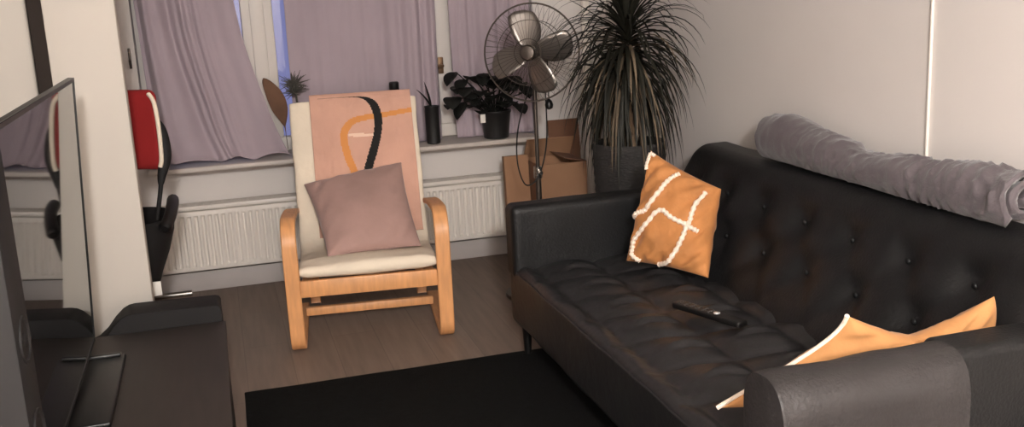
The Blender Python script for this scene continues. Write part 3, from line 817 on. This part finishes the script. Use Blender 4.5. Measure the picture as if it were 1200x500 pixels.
for k, adeg in enumerate((100, 8, -72, 195)):
    a0 = math.radians(adeg); bm = BM(); rows = []; n = 10
    for i in range(n+1):
        s = i/n; r = .028+.168*s; wd = .036+.036*math.sin(PI*min(1, s*.75+.08)); wd *= (1 if s < .88 else (1-((s-.88)/.12)**2*.55))
        row = []
        for j in range(7):
            q = j/6*2-1; off = q*wd; aa = math.radians(38-18*s)
            p = Vector((r*math.cos(a0), r*math.sin(a0), 0))+Vector((-math.sin(a0), math.cos(a0), 0))*(off*math.cos(aa)+.02*s*s)+Vector((0, 0, 1))*(off*math.sin(aa)-.006*q*q)
            row.append(bm.verts.new(FM @ p))
        rows.append(row)
    for a, b in zip(rows, rows[1:]):
        for j in range(6): bm.faces.new((a[j], a[j+1], b[j+1], b[j]))
    o = obj('blade', bm, M['bladegrey'], t, angle=180, recalc=False); md = o.modifiers.new('thickness', 'SOLIDIFY'); md.thickness = .0018
bm = BM(); rings = [[Vector((r*math.cos(2*PI*k/28), r*math.sin(2*PI*k/28), z)) for k in range(28)] for r, z in ((.028, -.06), (.055, -.075), (.060, -.09), (.060, -.16), (.045, -.185), (.015, -.19))]
loft(bm, rings); bmesh.ops.transform(bm, matrix=FM, verts=bm.verts)
tube(bm, [(FX, FY, 1.08), (FX, FY+.01, 1.15)], .02, 10); obj('motor', bm, M['gunmetal'], t)
def cordat(z): return Vector((FX, FY, z))
bm = BM(); tube(bm, spline([(FX+.03, FY+.03, 1.10), (FX-.06, FY-.01, .93), (FX-.10, FY-.02, .80), (FX-.105, FY-.02, .66), (FX-.075, FY-.03, .56), (FX-.02, FY-.03, .575), (FX+.02, FY-.03, .66), (FX+.045, FY-.02, .78), (FX+.05, FY-.01, .95), (FX+.045, FY, 1.12)], 8), .0035, 6)
obj('cord', bm, M['blackplastic'], t)
bm = BM(); tube(bm, [(FX+.062, FY-.02, 1.17), (FX+.062, FY-.02, .955)], .003, 6); lathe(bm, [(.006, 0), (.017, .006), (.020, .022), (.015, .04), (.005, .05)], (FX+.062, FY-.02, .905), 16); obj('plug', bm, M['blackplastic'], t)

# ------------------------------------------------------------------ cardboard behind the sofa end
t = thing('cardboard_box', 'brown cardboard box with open flap on the floor behind the fan', 'box', (1.62, 4.93, 0))
bm = BM(); a = .004
bx0, bx1, by0, by1, bz = 1.53, 1.79, 4.86, 5.12, .585
for q in ((bx0, bx1, by0, by0+a, 0, bz), (bx0, bx1, by1-a, by1, 0, bz), (bx0, bx0+a, by0+a, by1-a, 0, bz), (bx1-a, bx1, by0+a, by1-a, 0, bz), (bx0, bx1, by0, by1, 0, a)): box(bm, q[0], q[1], q[2], q[3], q[4]+.0006, q[5]+.0006)
obj('carton', bm, M['card'], t, smooth=False)
bm = BM(); box(bm, bx0, bx1, -.13, 0, -.002, .002, mtx=Matrix.Translation((0, by1, bz)) @ Matrix.Rotation(math.radians(-55), 4, 'X')); obj('flap', bm, M['card'], t, smooth=False)
bm = BM(); box(bm, -.12, 0, by0, by1, -.002, .002, mtx=Matrix.Translation((bx1, 0, bz)) @ Matrix.Rotation(math.radians(12), 4, 'Y')); obj('flap', bm, M['carddark'], t, smooth=False)
bm = BM(); box(bm, -.09, .09, -.003, .003, 0, .76, .001, mtx=Matrix.Translation((1.80, 5.15, .002)) @ Matrix.Rotation(math.radians(-7), 4, 'X') @ Matrix.Rotation(math.radians(3), 4, 'Z'))
tag(obj('cardboard_sheet', bm, M['carddark'], smooth=False), 'tall folded cardboard sheet leaning on the wall behind the box', 'cardboard')
bm = BM(); box(bm, -.065, .065, -.02, .02, 0, .62, .003, mtx=Matrix.Translation((1.452, 4.95, .006)) @ Matrix.Rotation(math.radians(-6), 4, 'X'))
tag(obj('cardboard_carton', bm, M['card'], smooth=False), 'narrow flat carton standing beside the radiator end', 'box')

# ------------------------------------------------------------------ tall plant
PX, PY = 1.765, 4.23
t = thing('potted_plant', 'tall dracaena with drooping narrow leaves in a dark woven pot by the sofa', 'plant', (PX, PY, 0))
bm = BM()
prof = [(.125, 0), (.135, .006)]+[(.135+.03*k/40+.0035*abs(math.sin(k*PI/2)), .01+.755*k/40) for k in range(41)]+[(.158, .775), (.150, .772), (.148, .70)]
lathe(bm, prof, (PX, PY, .0005), 48); obj('pot', bm, M['wicker'], t)
bm = BM(); lathe(bm, [(.149, 0), (.08, .012), (.001, .016)], (PX, PY, .70), 28); obj('soil', bm, M['soil'], t)
canes = [[(PX+.02, PY, .69), (PX+.01, PY+.01, .85), (PX-.01, PY, 1.02), (PX+.0, PY, 1.20)], [(PX-.06, PY+.03, .69), (PX-.07, PY+.03, .80), (PX-.05, PY+.04, .93), (PX-.06, PY+.05, 1.02)]]
for c in canes:
    bm = BM(); P = spline(c, 8); tube(bm, P, [.017*(1+.10*math.sin(i*2.1)) for i in range(len(P))], 10); obj('cane', bm, M['bark'], t)
def blade(bm, base, d, L, W, droop, n=9):
    d = Vector(d).normalized(); p = Vector(base); rows = []
    side = d.cross(Vector((0, 0, 1))); side = side.normalized() if side.length > .05 else Vector((1, 0, 0))
    for i in range(n+1):
        s = i/n; wd = W*(.75+.6*s if s < .25 else .9*(1-((s-.25)/.75)**1.6)+.03)
        up = side.cross(d).normalized(); c = p.copy(); c.x = min(c.x, XR-.022)
        rows.append([Vector((min(q.x, XR-.012), q.y, q.z)) for q in (c-side*wd+up*wd*.45, c, c+side*wd+up*wd*.45)])
        p = p+d*(L/n); d = (d+Vector((0, 0, -droop*(.4+1.2*s)/n))).normalized()
    vs = [[bm.verts.new(q) for q in r] for r in rows]
    for a, b in zip(vs, vs[1:]):
        for k in range(2): bm.faces.new((a[k], a[k+1], b[k+1], b[k]))
rng = random.Random(21)
bm = BM()
def crown(c, nleaf, zspan, L0, L1, W, bm=bm, e0=80):
    for i in range(nleaf):
        f = i/nleaf; a = i*2.39996+rng.uniform(-.3, .3)
        el = math.radians(e0-(e0+55)*f**.8+rng.uniform(-10, 10))
        base = Vector(c)+Vector((.012*math.cos(a), .012*math.sin(a), zspan*(.5-f)))
        L = rng.uniform(L0, L1)*(.80+.34*f); dr = 2.0+2.0*f+rng.uniform(-.3, .5)
        blade(bm, base, (math.cos(a)*math.cos(el), math.sin(a)*math.cos(el), math.sin(el)), L, W*rng.uniform(.8, 1.2), dr)
crown((PX, PY, 1.185), 260, .26, .34, .50, .0095)
crown((PX-.06, PY+.05, 1.03), 70, .12, .24, .36, .0085)
for d, L in (((-1, -.1, .12), .33), ((-1, 0, .02), .30), ((-.9, -.2, .35), .36), ((-.8, -.1, .6), .4), ((.25, -.1, 1), .5), ((-.3, 0, 1), .5), ((.6, -.2, .8), .46)):
    blade(bm, (PX, PY, 1.23), d, L, .008, .3)
o = obj('foliage', bm, M['leafdark'], t, angle=180, recalc=False)
bm = BM(); crown((PX, PY, 1.14), 60, .16, .36, .52, .008, bm, 20)
o = obj('dry_leaves', bm, M['dryleaf'], t, angle=180, recalc=False); o['label'] = 'faded grey brown hanging leaves'

# ------------------------------------------------------------------ light
def lamp(name, typ, loc, power, col, **k):
    l = bpy.data.lights.new(name, typ); l.energy = power; l.color = col
    for a, b in k.items(): setattr(l, a, b)
    o = bpy.data.objects.new(name, l); COL.objects.link(o); o.location = loc; return o
lamp('ceiling_lamp', 'POINT', (-.05, -1.45, 2.28), 560, (1.0, .98, .955), shadow_soft_size=.14)
wd = bpy.data.worlds.new('dusk'); S.world = wd; wd.use_nodes = True
bg = wd.node_tree.nodes['Background']; bg.inputs[0].default_value = (.20, .21, .42, 1); bg.inputs[1].default_value = 1.0

# ------------------------------------------------------------------ camera
f = 1194.186; p = Vector((600, 250))
X = Vector((4900-600, -230-250, f)).normalized(); Y = Vector((240-600, -4-250, f)).normalized(); Y = (Y-X*X.dot(Y)).normalized()
Z = -(X.cross(Y))
if Z.y > 0: Z = -Z
cm = bpy.data.cameras.new('camera'); cam = bpy.data.objects.new('camera', cm); COL.objects.link(cam)
right = Vector((X.x, Y.x, Z.x)); down = Vector((X.y, Y.y, Z.y)); fwd = Vector((X.z, Y.z, Z.z))
m = Matrix((right, -down, -fwd)).transposed().to_4x4(); m.translation = Vector((0, 0, 1.5)); cam.matrix_world = m
cm.sensor_fit = 'HORIZONTAL'; cm.sensor_width = 36; cm.lens = 36*f/1200; cm.clip_start = .05
S.camera = cam
S.view_settings.view_transform = 'Standard'; S.view_settings.look = 'None'; S.view_settings.gamma = 1; S.view_settings.use_curve_mapping = False
S.view_settings.exposure = 0
